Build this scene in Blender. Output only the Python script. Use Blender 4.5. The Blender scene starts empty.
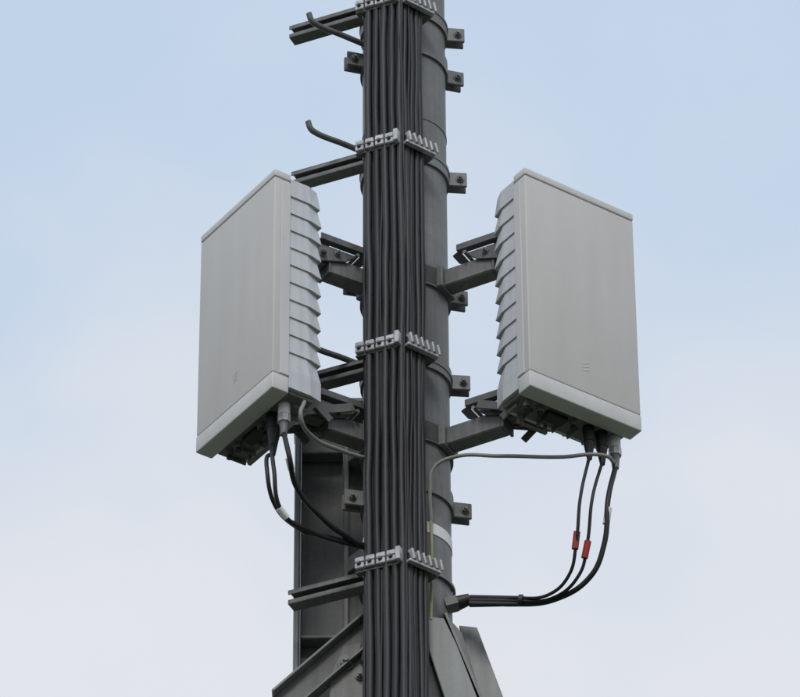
import bpy, bmesh, math, random
from mathutils import Vector, Matrix
random.seed(7)
scene = bpy.context.scene
rad = math.radians

# ------------------------------------------------------------------ camera
ELEV, DIST = rad(36), 14.0
FPX = 347*DIST
fw = Vector((0, math.cos(ELEV), math.sin(ELEV)))
r0 = Vector((1, 0, 0)); u0 = Vector((0, -math.sin(ELEV), math.cos(ELEV)))
ro = rad(-0.35)
rt = r0*math.cos(ro) + u0*math.sin(ro)
up = -r0*math.sin(ro) + u0*math.cos(ro)
CAM = -fw*DIST
cd = bpy.data.cameras.new("camera"); cam = bpy.data.objects.new("camera", cd)
scene.collection.objects.link(cam); scene.camera = cam
M = Matrix((rt, up, -fw)).transposed().to_4x4(); M.translation = CAM
cam.matrix_world = M
cd.sensor_width = 36; cd.lens = FPX/800*36; cd.clip_start = 0.5; cd.clip_end = 6000

def S(px, py, y):
    """world point on the vertical plane Y=y seen along a survey sight line of the photograph"""
    d = fw + rt*((px-400)/FPX) + up*((348.5-py)/FPX)
    return CAM + d*((y-CAM.y)/d.y)

GZ = CAM.z-1.65

# ------------------------------------------------------------------ materials
def mat(name, col, rough=0.5, metal=0.0, var=0.12, scale=14, bump=0.0, streak=0.0, spec=0.5, col2=None, bd=0.003, stain=0.0, sc=(55, 55, 2.2)):
    m = bpy.data.materials.new(name); m.use_nodes = True
    nt = m.node_tree; N = nt.nodes; L = nt.links; b = N["Principled BSDF"]
    tc = N.new("ShaderNodeTexCoord")
    no = N.new("ShaderNodeTexNoise"); no.inputs["Scale"].default_value = scale; no.inputs["Detail"].default_value = 8
    no.inputs["Roughness"].default_value = 0.65
    L.new(tc.outputs["Object"], no.inputs["Vector"])
    rp = N.new("ShaderNodeValToRGB")
    c2 = col2 if col2 else tuple(c*(1-var*2) for c in col)
    c1 = tuple(min(1, c*(1+var)) for c in col)
    rp.color_ramp.elements[0].position = 0.3; rp.color_ramp.elements[1].position = 0.7
    rp.color_ramp.elements[0].color = (*c2, 1); rp.color_ramp.elements[1].color = (*c1, 1)
    L.new(no.outputs["Fac"], rp.inputs["Fac"])
    out = rp.outputs["Color"]
    def mul(out, vecscale, lo, hi, amt, tint=None):
        mp = N.new("ShaderNodeMapping"); mp.inputs["Scale"].default_value = vecscale
        L.new(tc.outputs["Object"], mp.inputs["Vector"])
        n2 = N.new("ShaderNodeTexNoise"); n2.inputs["Scale"].default_value = 1.0; n2.inputs["Detail"].default_value = 6
        L.new(mp.outputs[0], n2.inputs["Vector"])
        mr = N.new("ShaderNodeMapRange"); mr.inputs[1].default_value = lo; mr.inputs[2].default_value = hi
        mr.inputs[3].default_value = 0; mr.inputs[4].default_value = amt
        L.new(n2.outputs["Fac"], mr.inputs[0])
        mx = N.new("ShaderNodeMix"); mx.data_type = 'RGBA'; mx.blend_type = 'MIX'
        L.new(mr.outputs[0], mx.inputs[0]); L.new(out, mx.inputs[6]); mx.inputs[7].default_value = (*tint, 1)
        return mx.outputs[2]
    if streak: out = mul(out, sc, 0.38, 0.75, streak, tuple(c*0.35 for c in col))
    if stain: out = mul(out, (26, 26, 20), 0.60, 0.72, stain, (0.20, 0.17, 0.13))
    L.new(out, b.inputs["Base Color"])
    rr = N.new("ShaderNodeMapRange"); rr.inputs[3].default_value = rough-0.08; rr.inputs[4].default_value = rough+0.14
    L.new(no.outputs["Fac"], rr.inputs[0]); L.new(rr.outputs[0], b.inputs["Roughness"])
    b.inputs["Metallic"].default_value = metal
    b.inputs["Specular IOR Level"].default_value = spec
    if bump:
        n3 = N.new("ShaderNodeTexNoise"); n3.inputs["Scale"].default_value = scale*8; n3.inputs["Detail"].default_value = 5
        L.new(tc.outputs["Object"], n3.inputs["Vector"])
        bp = N.new("ShaderNodeBump"); bp.inputs["Strength"].default_value = bump; bp.inputs["Distance"].default_value = bd
        L.new(n3.outputs["Fac"], bp.inputs["Height"]); L.new(bp.outputs[0], b.inputs["Normal"])
    return m

STEEL = mat("painted_steel", (0.190, 0.194, 0.192), 0.5, 0.0, 0.14, 9, 0.25, 0.45, stain=0.25)
STEELD = mat("dark_steel", (0.140, 0.143, 0.144), 0.5, 0.0, 0.18, 9, 0.25, 0.45, stain=0.25)  # darker copy of painted_steel; carries painted shade on column face and channel webs
STEELG = mat("grey_steel", (0.25, 0.268, 0.262), 0.5, 0.0, 0.1, 7, 0.2, 0.35, stain=0.25)  # lighter copy of painted_steel; brightens lit column edge and fin plates by colour
RADOME = mat("radome_plastic", (0.545, 0.535, 0.520), 0.5, 0, 0.018, 3, 0.04, 0.10, 0.35, stain=0.05, sc=(14, 14, 1.2))
RIM = mat("radome_trim", (0.59, 0.59, 0.585), 0.5, 0, 0.02, 4, 0.04, 0.10, 0.35, stain=0.08, sc=(30, 30, 3))
ALU = mat("painted_aluminium", (0.56, 0.58, 0.605), 0.45, 0, 0.04, 10, 0.1, 0.18, stain=0.12)
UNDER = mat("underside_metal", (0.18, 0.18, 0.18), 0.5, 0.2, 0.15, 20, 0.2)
CABLE = mat("cable_rubber", (0.018, 0.018, 0.021), 0.5, 0, 0.2, 20, 0.1, 0.25, 0.38)
CABLE2 = mat("cable_rubber_highlit", (0.036, 0.036, 0.040), 0.5, 0, 0.2, 20, 0.1, 0.3, 0.4)  # lighter tone paints bright highlights onto some of the cables
GREYC = mat("grey_cable", (0.27, 0.27, 0.26), 0.5, 0, 0.1, 20)
YELC = mat("earth_cable", (0.30, 0.30, 0.16), 0.5, 0, 0.15, 20)
ZINC = mat("zinc_clamp", (0.58, 0.59, 0.60), 0.38, 0.3, 0.14, 40, 0.2, 0.2, stain=0.3)
ZINCD = mat("dull_zinc", (0.22, 0.225, 0.23), 0.5, 0.3, 0.2, 40, 0.2)
BLACK = mat("black_plastic", (0.015, 0.015, 0.017), 0.5, 0, 0.1, 20)
WHITE = mat("white_tape", (0.78, 0.79, 0.8), 0.5, 0, 0.05, 20)
RED = mat("red_tag", (0.36, 0.035, 0.03), 0.55, 0, 0.15, 20)
CONC = mat("concrete", (0.3, 0.29, 0.27), 0.85, 0, 0.15, 2, 0.4)
GRASS = mat("grass", (0.07, 0.085, 0.045), 0.9, 0, 0.2, 0.4, 0.4, col2=(0.055, 0.06, 0.035))

# ------------------------------------------------------------------ builders
def empty(name, loc=(0, 0, 0)):
    o = bpy.data.objects.new(name, None); o.empty_display_size = 0.1; o.location = loc
    scene.collection.objects.link(o); return o

def finish(bm, name, parent, m, smooth=False):
    bmesh.ops.recalc_face_normals(bm, faces=bm.faces)
    me = bpy.data.meshes.new(name); bm.to_mesh(me); bm.free()
    me.materials.append(m)
    if smooth:
        for p in me.polygons: p.use_smooth = True
        try: me.set_sharp_from_angle(angle=rad(35))
        except Exception: pass
    o = bpy.data.objects.new(name, me); scene.collection.objects.link(o)
    if parent:
        o.parent = parent
        if not parent.get("local"): o.matrix_parent_inverse = Matrix.Translation(-Vector(parent.location))
    return o

def frame(X):
    X = Vector(X).normalized()
    Zg = Vector((0, 0, 1)) if abs(X.z) < 0.95 else Vector((0, 1, 0))
    Y = Zg.cross(X).normalized(); Z = X.cross(Y)
    return Matrix((X, Y, Z)).transposed()

def box(name, parent, c, size, m, R=None, bev=0.002, seg=1):
    bm = bmesh.new(); bmesh.ops.create_cube(bm, size=1)
    for v in bm.verts: v.co = Vector((v.co.x*size[0], v.co.y*size[1], v.co.z*size[2]))
    if bev: bmesh.ops.bevel(bm, geom=bm.edges[:], offset=min(bev, min(size)*0.4), segments=seg, affect='EDGES', profile=0.5)
    R = R if R is not None else Matrix.Identity(3)
    for v in bm.verts: v.co = R @ v.co + Vector(c)
    return finish(bm, name, parent, m, seg > 1)

def beam(name, parent, p0, p1, w, h, m, bev=0.002):
    p0, p1 = Vector(p0), Vector(p1)
    return box(name, parent, (p0+p1)/2, ((p1-p0).length, w, h), m, frame(p1-p0), bev)

def prism(name, parent, pts, ext, m, bev=0.0015):
    bm = bmesh.new(); vs = [bm.verts.new(Vector(p)) for p in pts]
    f = bm.faces.new(vs); r = bmesh.ops.extrude_face_region(bm, geom=[f])
    for g in r["geom"]:
        if isinstance(g, bmesh.types.BMVert): g.co += Vector(ext)
    if bev: bmesh.ops.bevel(bm, geom=bm.edges[:], offset=bev, segments=1, affect='EDGES')
    return finish(bm, name, parent, m)

def cyl(name, parent, p0, p1, r, m, seg=20, r2=None, bev=0.0):
    p0, p1 = Vector(p0), Vector(p1); d = p1-p0
    bm = bmesh.new()
    bmesh.ops.create_cone(bm, cap_ends=True, segments=seg, radius1=r, radius2=r if r2 is None else r2, depth=d.length)
    if bev:
        es = [e for e in bm.edges if abs(e.verts[0].co.z-e.verts[1].co.z) < 1e-6]
        bmesh.ops.bevel(bm, geom=es, offset=bev, segments=2, affect='EDGES')
    q = d.to_track_quat('Z', 'Y').to_matrix()
    for v in bm.verts: v.co = q @ v.co + (p0+p1)/2
    return finish(bm, name, parent, m, seg > 8)

def bolt(parent, p, d, r=0.009, L=0.012, m=None):
    p = Vector(p); d = Vector(d).normalized(); m = m or ZINCD
    cyl("washer", parent, p, p+d*0.003, r*1.35, m, 18)
    cyl("bolt", parent, p+d*0.003, p+d*(0.003+L*0.7), r, m, 6)
    cyl("bolt_end", parent, p+d*(0.003+L*0.7), p+d*(0.003+L*1.3), r*0.5, m, 10)

def tube(name, parent, pts, r, m, res=6):
    cu = bpy.data.curves.new(name, 'CURVE'); cu.dimensions = '3D'; cu.bevel_depth = r; cu.bevel_resolution = 3
    cu.resolution_u = res; cu.use_fill_caps = True
    sp = cu.splines.new('BEZIER'); sp.bezier_points.add(len(pts)-1)
    for bp, p in zip(sp.bezier_points, pts):
        bp.co = Vector(p); bp.handle_left_type = bp.handle_right_type = 'AUTO'
    cu.materials.append(m)
    o = bpy.data.objects.new(name, cu); scene.collection.objects.link(o)
    if parent: o.parent = parent; o.matrix_parent_inverse = Matrix.Translation(-Vector(parent.location))
    return o

def ring(name, parent, c, r, h, m, th=0.006, a0=0, a1=2*math.pi, n=64):
    bm = bmesh.new(); rows = []
    for i in range(n):
        a = a0+(a1-a0)*i/n; ca, sa = math.cos(a), math.sin(a)
        rows.append([bm.verts.new((c[0]+rr*ca, c[1]+rr*sa, c[2]+z)) for rr, z in ((r, -h/2), (r+th, -h/2), (r+th, h/2), (r, h/2))])
    for i in range(n):
        A, B = rows[i], rows[(i+1) % n]
        for j in range(4): bm.faces.new((A[j], A[(j+1) % 4], B[(j+1) % 4], B[j]))
    return finish(bm, name, parent, m, True)

# ------------------------------------------------------------------ ground
g = bmesh.new(); bmesh.ops.create_grid(g, x_segments=40, y_segments=40, size=2500)
for v in g.verts: v.co.z = GZ
finish(g, "ground", None, GRASS)
ft = empty("concrete_footing", (0, 0.4, GZ))
box("slab", ft, (-0.1, 0.55, GZ+0.2), (4.2, 4.2, 0.5), CONC, bev=0.03)
box("plinth", ft, (-0.1, 0.55, GZ+0.55), (3.4, 3.4, 0.25), CONC, bev=0.03)

# ------------------------------------------------------------------ mast pole
PX, PR = 0.017, 0.124
mast = empty("steel_mast_pole", (PX, 0, 0))
cyl("tube", mast, (PX, 0, -2.2), (PX, 0, 2.2), PR, STEEL, 96)
cyl("cap", mast, (PX, 0, 2.2), (PX, 0, 2.23), PR+0.01, STEEL, 48)
zb = S(440, 529, -0.1).z
ring("white_band", mast, (PX, 0, zb), PR+0.0005, 0.036, WHITE, 0.0015)
ring("weld_seam", mast, (PX, 0, S(440, 120, -0.1).z), PR-0.001, 0.008, STEEL, 0.003)

def pipe_clamp(z, ang, left=True, h=0.05, m=STEEL):
    pc = empty("pipe_clamp", (PX, 0, z))
    ring("band", pc, (PX, 0, z), PR+0.0005, h, m, 0.007)
    for sgn in ((1, -1) if left else (1,)):
        d = Vector((math.cos(ang), math.sin(ang), 0))*sgn
        s = Vector((-d.y, d.x, 0)); R = frame(d)
        for k in (-1, 1):
            c = Vector((PX, 0, z)) + d*(PR+0.030) + s*k*0.015
            box("lug", pc, c, (0.058, 0.009, h*1.02), m, R, 0.002)
        b0 = Vector((PX, 0, z)) + d*(PR+0.038)
        f = s if s.y < 0 else -s
        cyl("bolt_shank", pc, b0-f*0.03, b0+f*0.03, 0.006, ZINCD, 10)
        bolt(pc, b0+f*0.0195, f, 0.010, 0.011, m)
        bolt(pc, b0-f*0.0195, -f, 0.010, 0.011, m)
    return pc

for (x, y, a, l) in ((456, 39, 0.12, False), (459, 76, 0.3, True), (456, 184, 0.1, False), (463, 297, 0.25, True), (456, 387, 0.1, False), (463, 511, 0.22, True)):
    pipe_clamp(S(x, y, 0.02).z, a, l)

# ------------------------------------------------------------------ strut channels on the left
CH = Vector((-0.914, 0.407, 0)).normalized(); CN = Vector((-0.407, -0.914, 0))
def chan_y(x): return -0.155 - x*0.445
def strut(px, py, L=0.62, m=STEEL):
    x = (px-400)/347.0; y = chan_y(x); P = S(px, py, y)
    so = empty("strut_channel", P); R = frame(-CH)
    P0 = P; P1 = P - CH*L
    c = (P0+P1)/2
    box("web", so, c-CN*0.019, (L, 0.003, 0.041), STEELD, R, 0.0008)  # darker than the flanges: shade inside the channel is put into its colour
    for k in (-1, 1):
        box("flange", so, c+Vector((0, 0, k*0.0215)), (L, 0.041, 0.003), m, R, 0.0008)
        box("lip", so, c+CN*0.019+Vector((0, 0, k*0.0145)), (L, 0.003, 0.012), m, R, 0.0008)
    q = Vector((PX, 0, P.z)) + CN*(PR+0.004)
    box("saddle", so, q, (0.07, 0.012, 0.07), m, R, 0.002)
    ring("u_bolt", so, (PX, 0, P.z+0.03), PR+0.001, 0.009, ZINCD, 0.009)
    return so
for a in ((292, 36), (294, 182), (294, 388), (291, 601), (292, -105)): strut(*a, L=0.365)

# ------------------------------------------------------------------ climbing pegs
def peg(px, py):
    d = Vector((-0.83, -0.557, 0))
    y = -0.345*0.557
    tip = S(px, py, y); z = tip.z
    o = empty("climbing_peg", (PX, 0, z))
    a = Vector((PX, 0, z-0.03)) + d*(PR-0.005)
    b = Vector((PX, 0, z-0.03)) + d*0.315
    tube("rod", o, [a, a+(b-a)*0.5, b, b+d*0.015+Vector((0, 0, 0.006)), b+d*0.026+Vector((0, 0, 0.030))], 0.0090, STEELD, 8)
    cyl("collar", o, Vector((PX, 0, z-0.03))+d*(PR-0.002), Vector((PX, 0, z-0.03))+d*(PR+0.016), 0.018, STEELD, 6)
peg(304, 13); peg(304, 121); peg(303, 335)

# ------------------------------------------------------------------ feeder cables
def bund_y(x):
    return -0.232 + ((0.008-x)*0.42 if x < 0.008 else (x-0.008)*0.78)
fc = empty("feeder_cable_bundle", (0, -0.2, 0))
clampz = [S(402, v, -0.24).z for v in (-3, 138, 340, 556, 770)]
def vcable(x0, off, r, m, amp=0.0025):
    pts = []; z = -3.0; ph = random.random()*6
    while z < 2.15:
        dmin = min(abs(z-c) for c in clampz)
        k = min(1, dmin/0.15)
        xx = x0 + k*amp*math.sin(z*5+ph) + k*random.uniform(-1, 1)*0.0014
        yy = bund_y(x0)+off + k*amp*math.cos(z*4+ph*2)
        pts.append((xx, yy, z)); z += 0.12
    tube("cable", fc, pts, r, m, 4)
for i, x in enumerate([-0.088, -0.0645, -0.041, -0.0175]): vcable(x, -0.006, 0.0112, (CABLE2, CABLE, CABLE2, CABLE)[i])
vcable(0.0040, -0.004, 0.0098, CABLE2)
for i, x in enumerate((0.021, 0.037, 0.052, 0.064)): vcable(x, 0.002, 0.0082, CABLE if i % 2 else CABLE2)
for x in (-0.077, -0.053, -0.029, -0.006, 0.012, 0.030, 0.044): vcable(x, 0.017, 0.0105, CABLE, 0.002)
for x in (-0.0525, 0.0125, 0.0300): vcable(x, -0.008, 0.0040, CABLE, 0.004)
vcable(-0.0985, 0.004, 0.0045, CABLE, 0.003)

def cable_clamp(z):
    cc = empty("cable_clamp", (0, -0.2, z))
    dL = Vector((1, -0.42, 0)).normalized(); nL = Vector((dL.y, -dL.x, 0))
    RL = frame(dL)
    def PL(x, off=0): return Vector((x, bund_y(x), z)) + nL*off
    xa, xb = -0.118, 0.008
    c = (PL(xa, -0.035)+PL(xb, -0.035))/2
    box("back_rail", cc, c, ((xb-xa)*1.08, 0.016, 0.03), STEELD, RL, 0.002)
    for i, x in enumerate((-0.106, -0.077, -0.048, -0.019)):
        c = PL(x+0.0, 0.014)
        dz = random.uniform(-0.0015, 0.0015)
        Rj = RL @ Matrix.Rotation(random.uniform(-0.04, 0.04), 3, 'Y')
        box("block", cc, c+Vector((0, 0, 0.010+dz)), (0.0262, 0.024, 0.0165), ZINC, Rj, 0.002)
        box("block_lower", cc, c+Vector((0, 0, -0.0085+dz)), (0.0262, 0.023, 0.0175), ZINC, Rj, 0.002)
        cyl("bolt_hole_shade", cc, c+nL*0.0115+Vector((0, 0, -0.003+dz)), c+nL*0.0145+Vector((0, 0, -0.003+dz)), 0.0062, BLACK, 16)  # black disc painting the shade inside a bolt hole
        cyl("bolt", cc, c+nL*0.0145+Vector((0, 0, -0.003+dz)), c+nL*0.021+Vector((0, 0, -0.003+dz)), 0.004, ZINCD, 6)
        box("block_gap_shade", cc, PL(x+0.0145, 0.002), (0.003, 0.018, 0.028), BLACK, RL, 0)  # black strip painting the shaded gap between neighbouring blocks
    box("under_strip", cc, (PL(-0.118, 0.006)+PL(-0.004, 0.006))/2+Vector((0, 0, -0.022)), (0.128, 0.02, 0.006), STEELD, RL, 0.001)
    box("end_plate", cc, PL(0.002, 0.017), (0.014, 0.034, 0.042), ZINC, RL, 0.002)
    dR = Vector((1, 0.78, 0)).normalized(); RR = frame(dR); nR = Vector((dR.y, -dR.x, 0))
    def PRt(x, off=0): return Vector((x, bund_y(x), z)) + nR*off
    c = (PRt(0.008, 0.017)+PRt(0.094, 0.017))/2
    Lr = (PRt(0.094)-PRt(0.008)).length
    box("comb_rail", cc, c+Vector((0, 0, -0.017)), (Lr, 0.018, 0.008), ZINC, RR, 0.001)
    box("comb_gap_shade", cc, c-nR*0.004+Vector((0, 0, 0.003)), (Lr*0.94, 0.012, 0.028), BLACK, RR, 0.001)  # black strip painting the shade between the comb teeth
    for i in range(6):
        x = 0.015+i*0.0154
        q = PRt(x, 0.022)
        Rt = RR @ Matrix.Rotation(rad(-14+random.uniform(-4, 4)), 3, 'Y')
        box("comb_tooth", cc, q+Vector((0, 0, 0.002+random.uniform(-0.001, 0.001))), (0.0070, 0.020, 0.032), ZINC, Rt, 0.001)
    box("side_arm", cc, PRt(0.086, -0.028)+Vector((0, 0, -0.008)), (0.03, 0.06, 0.026), STEELD, RR, 0.002)
    bolt(cc, PRt(0.095, 0.002)+Vector((0, 0, -0.010)), nR, 0.007, 0.008)
for z in clampz: cable_clamp(z)

# ------------------------------------------------------------------ antenna panels
W, H = 0.388, 0.763
def panel(Nc, X, Y, zbot, conns):
    P = empty("antenna_panel", (0, 0, 0)); P["local"] = 1
    X = Vector(X); Y = Vector(Y)
    Mx = Matrix((X, Y, Vector((0, 0, 1)))).transposed().to_4x4(); Mx.translation = Vector((Nc[0], Nc[1], zbot))
    P.matrix_world = Mx
    I = None
    zl, zh = 0.0545, H-0.026
    box("radome", P, (W/2, 0.0278, (zl+zh)/2), (W-0.0022, 0.0535, zh-zl-0.001), RADOME, I, 0.004, 3)
    box("top_trim", P, (W/2, 0.0275, H-0.0125), (W, 0.055, 0.0245), RIM, I, 0.004, 3)
    box("bottom_trim", P, (W/2, 0.0275, 0.0270), (W, 0.055, 0.054), RIM, I, 0.004, 3)
    for sx in (0.0015, W-0.0015):
        box("side_trim", P, (sx, 0.039, H/2+0.012), (0.006, 0.030, H-0.092), RIM, I, 0.001)
    n = 12; z0, z1 = 0.024, H-0.012
    def sect(bm, z, ins, d, c, e=0.64):
        pts = [(ins, 0.056), (W-ins, 0.056), (W-ins, 0.056+d*e), (W-ins-c, 0.056+d), (ins+c, 0.056+d), (ins, 0.056+d*e)]
        return [bm.verts.new((p[0], p[1], z)) for p in pts]
    bm = bmesh.new()
    for i in range(n):
        a = z0 + (z1-z0)*i/n; b = z0+(z1-z0)*(i+1)/n
        if i == n-1:
            A = sect(bm, a, 0.003, 0.108, 0.010); B = sect(bm, b, 0.004, 0.100, 0.014)
        elif i == 0:
            A = sect(bm, a, 0.003, 0.114, 0.010); B = sect(bm, b, 0.003, 0.114, 0.010)
        else:
            A = sect(bm, a, 0.0035, 0.114, 0.010); B = sect(bm, b-0.0005, 0.0080, 0.103, 0.014, 0.6)
        for j in range(6): bm.faces.new((A[j], A[(j+1) % 6], B[(j+1) % 6], B[j]))
        bm.faces.new(A); bm.faces.new(B)
    finish(bm, "heat_sink", P, ALU)
    box("spine", P, (W/2, 0.130, H/2), (W-0.06, 0.04, H-0.08), ALU, I, 0.002)
    for i in range(9):
        box("rear_fin", P, (0.05+i*(W-0.1)/8, 0.158, H/2), (0.004, 0.02, H-0.12), ALU, I, 0.0)
    # underside
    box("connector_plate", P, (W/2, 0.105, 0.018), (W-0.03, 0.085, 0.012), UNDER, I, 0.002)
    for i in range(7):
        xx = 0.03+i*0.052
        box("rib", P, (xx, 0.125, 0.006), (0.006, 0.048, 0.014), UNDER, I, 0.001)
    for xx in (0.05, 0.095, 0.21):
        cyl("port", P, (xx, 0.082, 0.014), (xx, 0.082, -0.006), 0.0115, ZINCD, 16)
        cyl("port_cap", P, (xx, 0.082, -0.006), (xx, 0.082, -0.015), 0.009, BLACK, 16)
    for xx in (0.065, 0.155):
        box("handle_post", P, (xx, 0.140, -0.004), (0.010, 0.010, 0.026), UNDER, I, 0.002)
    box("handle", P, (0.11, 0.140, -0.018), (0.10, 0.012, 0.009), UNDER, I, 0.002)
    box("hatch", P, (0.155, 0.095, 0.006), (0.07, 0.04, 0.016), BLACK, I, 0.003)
    tips = []
    for (cx, cy, kind) in conns:
        if kind == 'm':
            cyl("gland", P, (cx, cy, 0.014), (cx, cy, -0.024), 0.017, WHITE, 24, bev=0.002)
            cyl("gland_nut", P, (cx, cy, -0.024), (cx, cy, -0.048), 0.0185, ZINC, 8)
            cyl("gland_tail", P, (cx, cy, -0.048), (cx, cy, -0.090), 0.0135, ZINCD, 20, 0.0095)
        else:
            cyl("boot", P, (cx, cy, 0.014), (cx, cy, -0.040), 0.0175, BLACK, 20, bev=0.002)
            cyl("boot_taper", P, (cx, cy, -0.040), (cx, cy, -0.095), 0.0165, BLACK, 20, 0.007)
        tips.append(Mx @ Vector((cx, cy, -0.085)))
    for i in range(3):
        R = Matrix.Rotation(rad(-22), 3, 'Y')
        box("emboss", P, (W-0.190, 0.0008, 0.132+i*0.012), (0.022, 0.0015, 0.0035), ALU, R, 0)
    return P, Mx, tips

XL, YL = Vector((0.572, -0.815, 0)).normalized(), Vector((0.815, 0.572, 0)).normalized()
XR, YR = Vector((0.815, 0.579, 0)).normalized(), Vector((-0.579, 0.815, 0)).normalized()
yN = -0.47
NL = S(275, 168.0, yN); NR = S(524.5, 166.5, yN)
far = NL - XL*W
PL_, ML, tL = panel(far, XL, YL, NL.z-H, [(W-0.068, 0.085, 'm'), (W-0.125, 0.085, 'b'), (W-0.160, 0.110, 'b')])
PR_, MR, tR = panel(NR, XR, YR, NR.z-H, [(W-0.032, 0.085, 'm'), (W-0.078, 0.085, 'b'), (W-0.123, 0.085, 'b')])

# ------------------------------------------------------------------ mounting brackets
def bracket(d, z, t1, tp, lower=False):
    d = Vector((*d, 0)).normalized(); s = Vector((-d.y, d.x, 0)); R = frame(d)
    o = empty("mounting_bracket", (PX, 0, z)); C = Vector((PX, 0, z)); Z = Vector((0, 0, 1))
    ring("band", o, C, PR+0.0008, 0.066, STEEL, 0.008)
    box("saddle", o, C+d*(PR+0.010), (0.020, 0.085, 0.074), STEEL, R, 0.003)
    beam("arm", o, C+d*(PR+0.018), C+d*t1, 0.054, 0.060, STEEL, 0.004)
    box("arm_end", o, C+d*(t1+0.004), (0.008, 0.062, 0.066), STEELD, R, 0.001)
    for k in (-1, 1):
        o1 = s*k*0.034 - s*0.003
        pts = [C+d*(t1-0.045)+Z*0.020+o1, C+d*(t1+0.055)+Z*-0.012+o1, C+d*(t1+0.070)+Z*0.020+o1, C+d*(t1+0.055)+Z*0.054+o1, C+d*(t1-0.085)+Z*0.054+o1]
        prism("cheek", o, pts, s*0.006, STEELD)
        bolt(o, C+d*(t1+0.035)+Z*0.020+s*k*0.038, s*k, 0.010, 0.012)
        bolt(o, C+d*(t1-0.015)+Z*0.036+s*k*0.038, s*k, 0.008, 0.010)
        box("tray_rail", o, C+d*(t1-0.030)+Z*0.066+s*k*0.037, (0.150, 0.020, 0.006), STEELD, R, 0.001)
        box("tray_lip", o, C+d*(t1-0.030)+Z*0.074+s*k*0.047, (0.150, 0.005, 0.022), STEELD, R, 0.001)
    box("tray_bridge", o, C+d*(t1+0.020)+Z*0.0665, (0.030, 0.054, 0.006), STEELD, R, 0.001)
    prism("tongue", o, [C+d*(t1-0.098)+Z*0.062-s*0.042, C+d*(t1-0.132)+Z*0.070-s*0.020, C+d*(t1-0.132)+Z*0.070+s*0.020, C+d*(t1-0.098)+Z*0.062+s*0.042], Z*0.006, STEELD)
    cyl("cross_rod", o, C+d*(t1-0.075)+Z*0.045-s*0.055, C+d*(t1-0.075)+Z*0.045+s*0.055, 0.006, ZINCD, 10)
    beam("link", o, C+d*(t1+0.010)+Z*0.020, C+d*tp+Z*0.020, 0.040, 0.045, STEELD, 0.003)
    cyl("pivot", o, C+d*(t1+0.035)+Z*0.020-s*0.055, C+d*(t1+0.035)+Z*0.020+s*0.055, 0.008, ZINCD, 12)
    box("panel_plate", o, C+d*(tp-0.006)+Z*0.03, (0.012, 0.11, 0.12), STEELD, R, 0.002)
    if lower:
        for k in (-1, 1):
            b = C+d*(tp+0.01)+Z*-0.040+s*k*0.046
            beam("tilt_arm", o, C+d*(t1-0.06)+Z*0.05+s*k*0.056, b+s*k*0.006, 0.006, 0.026, STEELD, 0.001)
            beam("tilt_arm", o, C+d*(t1+0.02)+Z*-0.03+s*k*0.064, C+d*(tp)+Z*0.06+s*k*0.064, 0.006, 0.024, STEELD, 0.001)
            bolt(o, b+s*k*0.010, s*k, 0.010, 0.012)
        cyl("tilt_pin", o, C+d*(tp)+Z*-0.038-s*0.085, C+d*(tp)+Z*-0.038+s*0.085, 0.007, ZINCD, 10)
        box("tilt_foot", o, C+d*(tp+0.0)+Z*-0.012, (0.03, 0.12, 0.05), STEELD, R, 0.002)
bcR = MR @ Vector((W/2, 0.166, 0)); bcL = ML @ Vector((W/2, 0.166, 0))
dR = Vector((bcR.x-PX, bcR.y)); dL = Vector((bcL.x-PX, bcL.y))
zRu = S(462, 278, -0.09).z; zRl = S(465, 436, -0.09).z
zLu = S(342, 278, -0.10).z; zLl = S(342, 434, -0.10).z
bracket(dR, zRu, 0.30, dR.length); bracket(dR, zRl, 0.32, dR.length, True)
bracket(dL, zLu, 0.27, dL.length); bracket(dL, zLl, 0.27, dL.length, True)

# ------------------------------------------------------------------ jumper cables
def jumper(name, pts, r, m, tags=()):
    o = empty(name, pts[0]); tube("cable", o, pts, r, m, 10)
    for (a, b, rr, mm) in tags: cyl("tag", o, a, b, rr, mm, 14)
    return o
t = tL
jumper("jumper_cable", [t[0], S(289, 455, -0.50), S(296, 486, -0.42), S(322, 518, -0.32), S(352, 540, -0.2), S(371, 552, -0.15)], 0.0075, CABLE,
       [(S(288.5, 458, -0.49), S(291.5, 470, -0.465), 0.0095, WHITE)])
jumper("jumper_cable", [t[1], S(274, 470, -0.44), S(281, 510, -0.40), S(310, 531, -0.30), S(345, 543, -0.2), S(371, 549, -0.14)], 0.006, CABLE,
       [(S(279, 508, -0.405), S(287, 518, -0.385), 0.0095, WHITE)])
jumper("jumper_cable", [t[2], S(267, 470, -0.42), S(275, 505, -0.38), S(295, 526, -0.32), S(335, 538, -0.22), S(371, 546, -0.13)], 0.006, CABLE,
       [(S(292, 523, -0.33), S(306, 532, -0.29), 0.0085, BLACK), (S(340, 540, -0.21), S(344, 541.5, -0.20), 0.011, BLACK)])
jumper("earthing_cable", [ML @ Vector((W-0.02, 0.12, 0.01)), S(301, 418, -0.40), S(312, 436, -0.33), S(340, 450, -0.24), S(372, 460, -0.16)], 0.006, GREYC)
t = tR
E = S(468, 600, -0.06)
jumper("jumper_cable", [t[0], S(608, 500, -0.24), S(604, 545, -0.22), S(590, 577, -0.19), S(556, 599, -0.15), S(515, 604, -0.11), E], 0.0075, CABLE,
       [(S(608.4, 508, -0.238), S(606.2, 524, -0.230), 0.0100, WHITE), (S(530, 603, -0.125), S(505, 603, -0.10), 0.010, BLACK)])
jumper("jumper_cable", [t[1], S(592, 500, -0.26), S(587, 545, -0.23), S(579, 575, -0.2), S(555, 597, -0.16), S(515, 601, -0.12), E+Vector((0, 0, .004))], 0.0048, CABLE,
       [(S(588, 541, -0.235), S(584.5, 558, -0.222), 0.0095, RED)])
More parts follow.
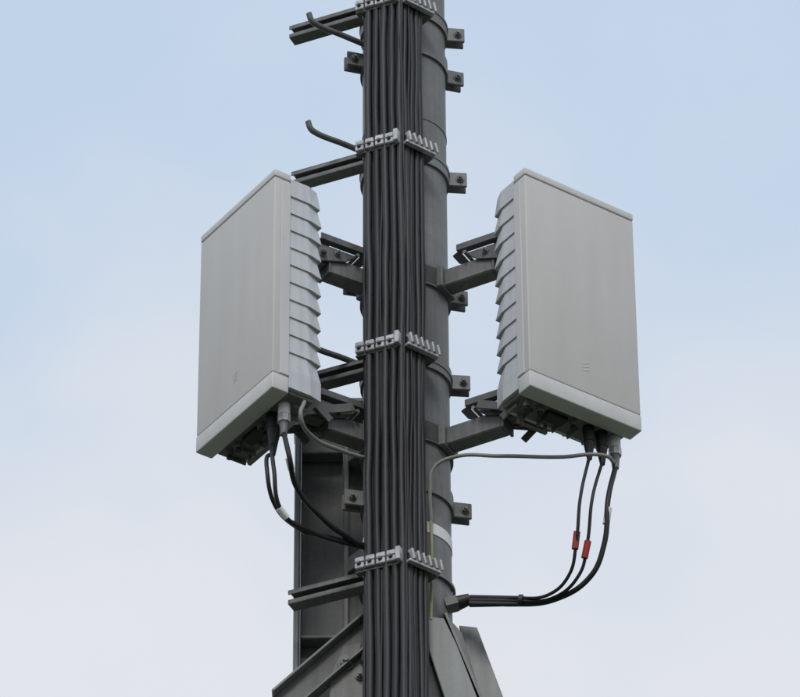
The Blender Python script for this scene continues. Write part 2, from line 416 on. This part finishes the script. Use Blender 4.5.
jumper("jumper_cable", [t[2], S(580, 500, -0.28), S(576, 545, -0.25), S(569, 575, -0.21), S(550, 594, -0.17), S(515, 598, -0.12), E+Vector((0, 0, .008))], 0.0048, CABLE,
       [(S(577, 532, -0.255), S(575, 549, -0.245), 0.0095, RED), (S(519, 600.5, -0.12), S(523, 600.5, -0.122), 0.017, BLACK)])
gl = empty("cable_gland", E)
cyl("body", gl, S(455, 604, -0.05), S(470, 599, -0.06), 0.022, BLACK, 20, 0.016)
cyl("nut", gl, S(445, 606, -0.05), S(457, 603, -0.05), 0.027, STEELD, 6)
for k in range(3): cyl("boot", gl, S(470, 598+k*3, -0.06-k*0.01), S(520, 598+k*3, -0.12), 0.009, BLACK, 12, 0.006)
jumper("earthing_cable", [S(431, 520, -0.125), S(430, 490, -0.15), S(434, 468, -0.17), S(452, 457.5, -0.19), S(500, 456, -0.22), S(560, 457, -0.25), S(602, 455, -0.27), t[0]+Vector((0, 0, 0.01))], 0.0055, GREYC)
jumper("earthing_cable", [S(431, 520, -0.125), S(432, 560, -0.125), S(431, 620, -0.128)], 0.0045, YELC)

# ------------------------------------------------------------------ tower column and head
ctop = S(320, 412, 0.14).z
tc = empty("steel_tower_column", (-0.2, 0.2, GZ))
zc0 = GZ+0.7
def vbox(name, x0, x1, y0, y1, z0, z1, m, par=tc, bev=0.003):
    return box(name, par, ((x0+x1)/2, (y0+y1)/2, (z0+z1)/2), (x1-x0, y1-y0, z1-z0), m, None, bev)
vbox("web", -0.285, -0.03, 0.17, 0.19, zc0, ctop-0.03, STEELD)  # shade on the column face painted by a darker steel tone
vbox("flange", -0.303, -0.287, 0.10, 0.30, zc0, ctop, STEELG)  # lighter tone paints this edge as catching the light
vbox("inner_flange", -0.163, -0.149, 0.125, 0.168, zc0, ctop-0.06, STEEL)
vbox("cap_plate", -0.31, -0.02, 0.09, 0.31, ctop+0.001, ctop+0.016, STEEL)
for v in (455, 640):
    zz = S(320, v, 0.13).z
    vbox("stiffener", -0.284, -0.166, 0.12, 0.168, zz, zz+0.012, STEEL)
for v in (450, 560):
    zz = S(350, v, 0.1).z
    beam("tie_to_pole", tc, (-0.14, 0.15, zz), (-0.07, 0.06, zz), 0.05, 0.05, STEEL)

th = empty("tower_head_frame", (0, 0.1, -1.3))
a = S(283, 706, -0.02); b = S(374, 628, -0.02)
dd = (b-a).normalized(); nn = dd.cross(Vector((0, -1, 0))).normalized()
if nn.z < 0: nn = -nn
beam("brace_web", th, a, b, 0.010, 0.075, STEELD)
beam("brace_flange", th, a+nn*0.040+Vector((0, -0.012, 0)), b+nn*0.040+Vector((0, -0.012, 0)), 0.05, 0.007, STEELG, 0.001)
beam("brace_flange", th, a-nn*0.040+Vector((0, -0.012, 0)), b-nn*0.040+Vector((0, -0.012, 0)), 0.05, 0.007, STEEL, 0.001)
prism("gusset", th, [S(328, 712, -0.03), S(331, 672, -0.03), S(343, 646, -0.03), S(374, 640, -0.03), S(374, 712, -0.03)], (0, 0.008, 0), STEEL)
q = S(346, 663, -0.032); bolt(th, q, (0, -1, 0), 0.018, 0.02, STEEL)
q = S(360, 676, -0.032); bolt(th, q, (0, -1, 0), 0.010, 0.012, STEEL)
def P3(l): return [S(*p) for p in l]
prism("fin_plate", th, P3([(427, 616, -0.13), (444, 618, -0.13), (457, 645, -0.13), (486, 720, -0.13), (452, 720, -0.13), (429, 650, -0.13)]), (0, 0.012, 0), STEELG, 0.002)  # lit look of the fin plates painted by the lighter steel tone
prism("fin_plate", th, P3([(459, 625, 0.02), (477, 627, 0.02), (512, 720, 0.02), (486, 720, 0.02)]), (0, 0.012, 0), STEELG, 0.002)
prism("fin_web", th, P3([(443, 612, -0.05), (462, 632, -0.05), (488, 720, -0.05), (466, 720, -0.05), (446, 640, -0.05)]), (0, 0.010, 0), STEELD, 0.002)
prism("fin_edge", th, [S(444, 613, -0.125), S(444, 613, 0.02), S(489, 720, 0.02), S(489, 720, -0.125)], (0.008, 0, 0.003), STEEL, 0.001)
ring("collar", th, (PX, 0, S(440, 640, -0.1).z), PR+0.001, 0.06, STEEL, 0.01)
cyl("base_flange", th, (PX, 0, -1.50), (PX, 0, -1.46), 0.26, STEEL, 48)
cyl("lower_flange", th, (PX, 0, -1.545), (PX, 0, -1.505), 0.26, STEEL, 48)
for i in range(12):
    an = i*math.pi/6; bolt(th, (PX+0.225*math.cos(an), 0.225*math.sin(an), -1.546), (0, 0, -1), 0.014, 0.03)

# lattice below the frame, down to the footing
lt = empty("lattice_tower", (0, 0.5, GZ))
ztop = -1.62
box("head_plate", lt, (-0.1, 0.35, ztop), (1.0, 1.0, 0.03), STEEL)
cx, cy = -0.1, 0.45
def hw(z): return 0.42 + (ztop-z)*0.09
levels = []; zz = ztop-0.02
while zz > GZ+1.4: levels.append(zz); zz -= 1.35
levels.append(GZ+0.7)
cor = lambda z, i: Vector((cx+hw(z)*(1, -1, -1, 1)[i], cy+hw(z)*(1, 1, -1, -1)[i], z))
for i in range(4):
    beam("leg", lt, cor(levels[0], i), cor(GZ+0.65, i), 0.11, 0.11, STEELG)
    for k in range(len(levels)-1):
        A, B = cor(levels[k], i), cor(levels[k], (i+1) % 4); C2, D2 = cor(levels[k+1], i), cor(levels[k+1], (i+1) % 4)
        beam("girt", lt, A, B, 0.05, 0.06, STEELG); beam("brace", lt, A, D2, 0.04, 0.05, STEELG); beam("brace", lt, B, C2, 0.03, 0.045, STEELG)

# ------------------------------------------------------------------ light
w = bpy.data.worlds.new("World"); scene.world = w; w.use_nodes = True
nt = w.node_tree; N = nt.nodes; L = nt.links; bg = N["Background"]
sky = N.new("ShaderNodeTexSky"); sky.sky_type = 'NISHITA'; sky.sun_disc = False
SE, SAZ = rad(42), rad(-4)     # azimuth measured from -Y (behind the camera) towards +X
sd = Vector((math.sin(SAZ)*math.cos(SE), -math.cos(SAZ)*math.cos(SE), math.sin(SE)))
sky.sun_elevation = SE; sky.sun_rotation = math.atan2(sd.x, sd.y)
tcw = N.new("ShaderNodeTexCoord")
mp = N.new("ShaderNodeMapping"); mp.inputs["Scale"].default_value = (1, 1, 1.4); mp.inputs["Location"].default_value = (0.3, 0.1, 0.22)
L.new(tcw.outputs["Generated"], mp.inputs["Vector"])
no = N.new("ShaderNodeTexNoise"); no.inputs["Scale"].default_value = 11; no.inputs["Detail"].default_value = 5; no.inputs["Roughness"].default_value = 0.45
L.new(mp.outputs[0], no.inputs["Vector"])
sx = N.new("ShaderNodeSeparateXYZ"); L.new(tcw.outputs["Generated"], sx.inputs[0])
el = N.new("ShaderNodeMapRange"); el.inputs[1].default_value = 0.53; el.inputs[2].default_value = 0.65; el.inputs[3].default_value = 0.34; el.inputs[4].default_value = -0.28
L.new(sx.outputs["Z"], el.inputs[0])
ad = N.new("ShaderNodeMath"); ad.operation = 'ADD'; L.new(no.outputs["Fac"], ad.inputs[0]); L.new(el.outputs[0], ad.inputs[1])
cr = N.new("ShaderNodeMapRange"); cr.interpolation_type = 'SMOOTHSTEP'
cr.inputs[1].default_value = 0.25; cr.inputs[2].default_value = 0.95; cr.inputs[3].default_value = 0.0; cr.inputs[4].default_value = 1.0
L.new(ad.outputs[0], cr.inputs[0])
cl = N.new("ShaderNodeMix"); cl.data_type = 'RGBA'           # thin high veil -> brighter cloud
cl.inputs[6].default_value = (5.9, 7.2, 8.9, 1); cl.inputs[7].default_value = (8.45, 8.6, 9.0, 1)
L.new(cr.outputs[0], cl.inputs[0])
mx = N.new("ShaderNodeMix"); mx.data_type = 'RGBA'; mx.inputs[0].default_value = 0.88
L.new(sky.outputs[0], mx.inputs[6]); L.new(cl.outputs[2], mx.inputs[7])
L.new(mx.outputs[2], bg.inputs["Color"]); bg.inputs["Strength"].default_value = 0.1
ld = bpy.data.lights.new("sun", 'SUN'); ld.energy = 1.4; ld.angle = rad(18); ld.color = (1, 0.96, 0.91)
lo = bpy.data.objects.new("sun", ld); scene.collection.objects.link(lo)
lo.rotation_euler = sd.to_track_quat('Z', 'Y').to_euler(); lo.location = (0, -5, 8)
scene.view_settings.view_transform = 'Standard'; scene.view_settings.look = 'None'; scene.view_settings.exposure = 0
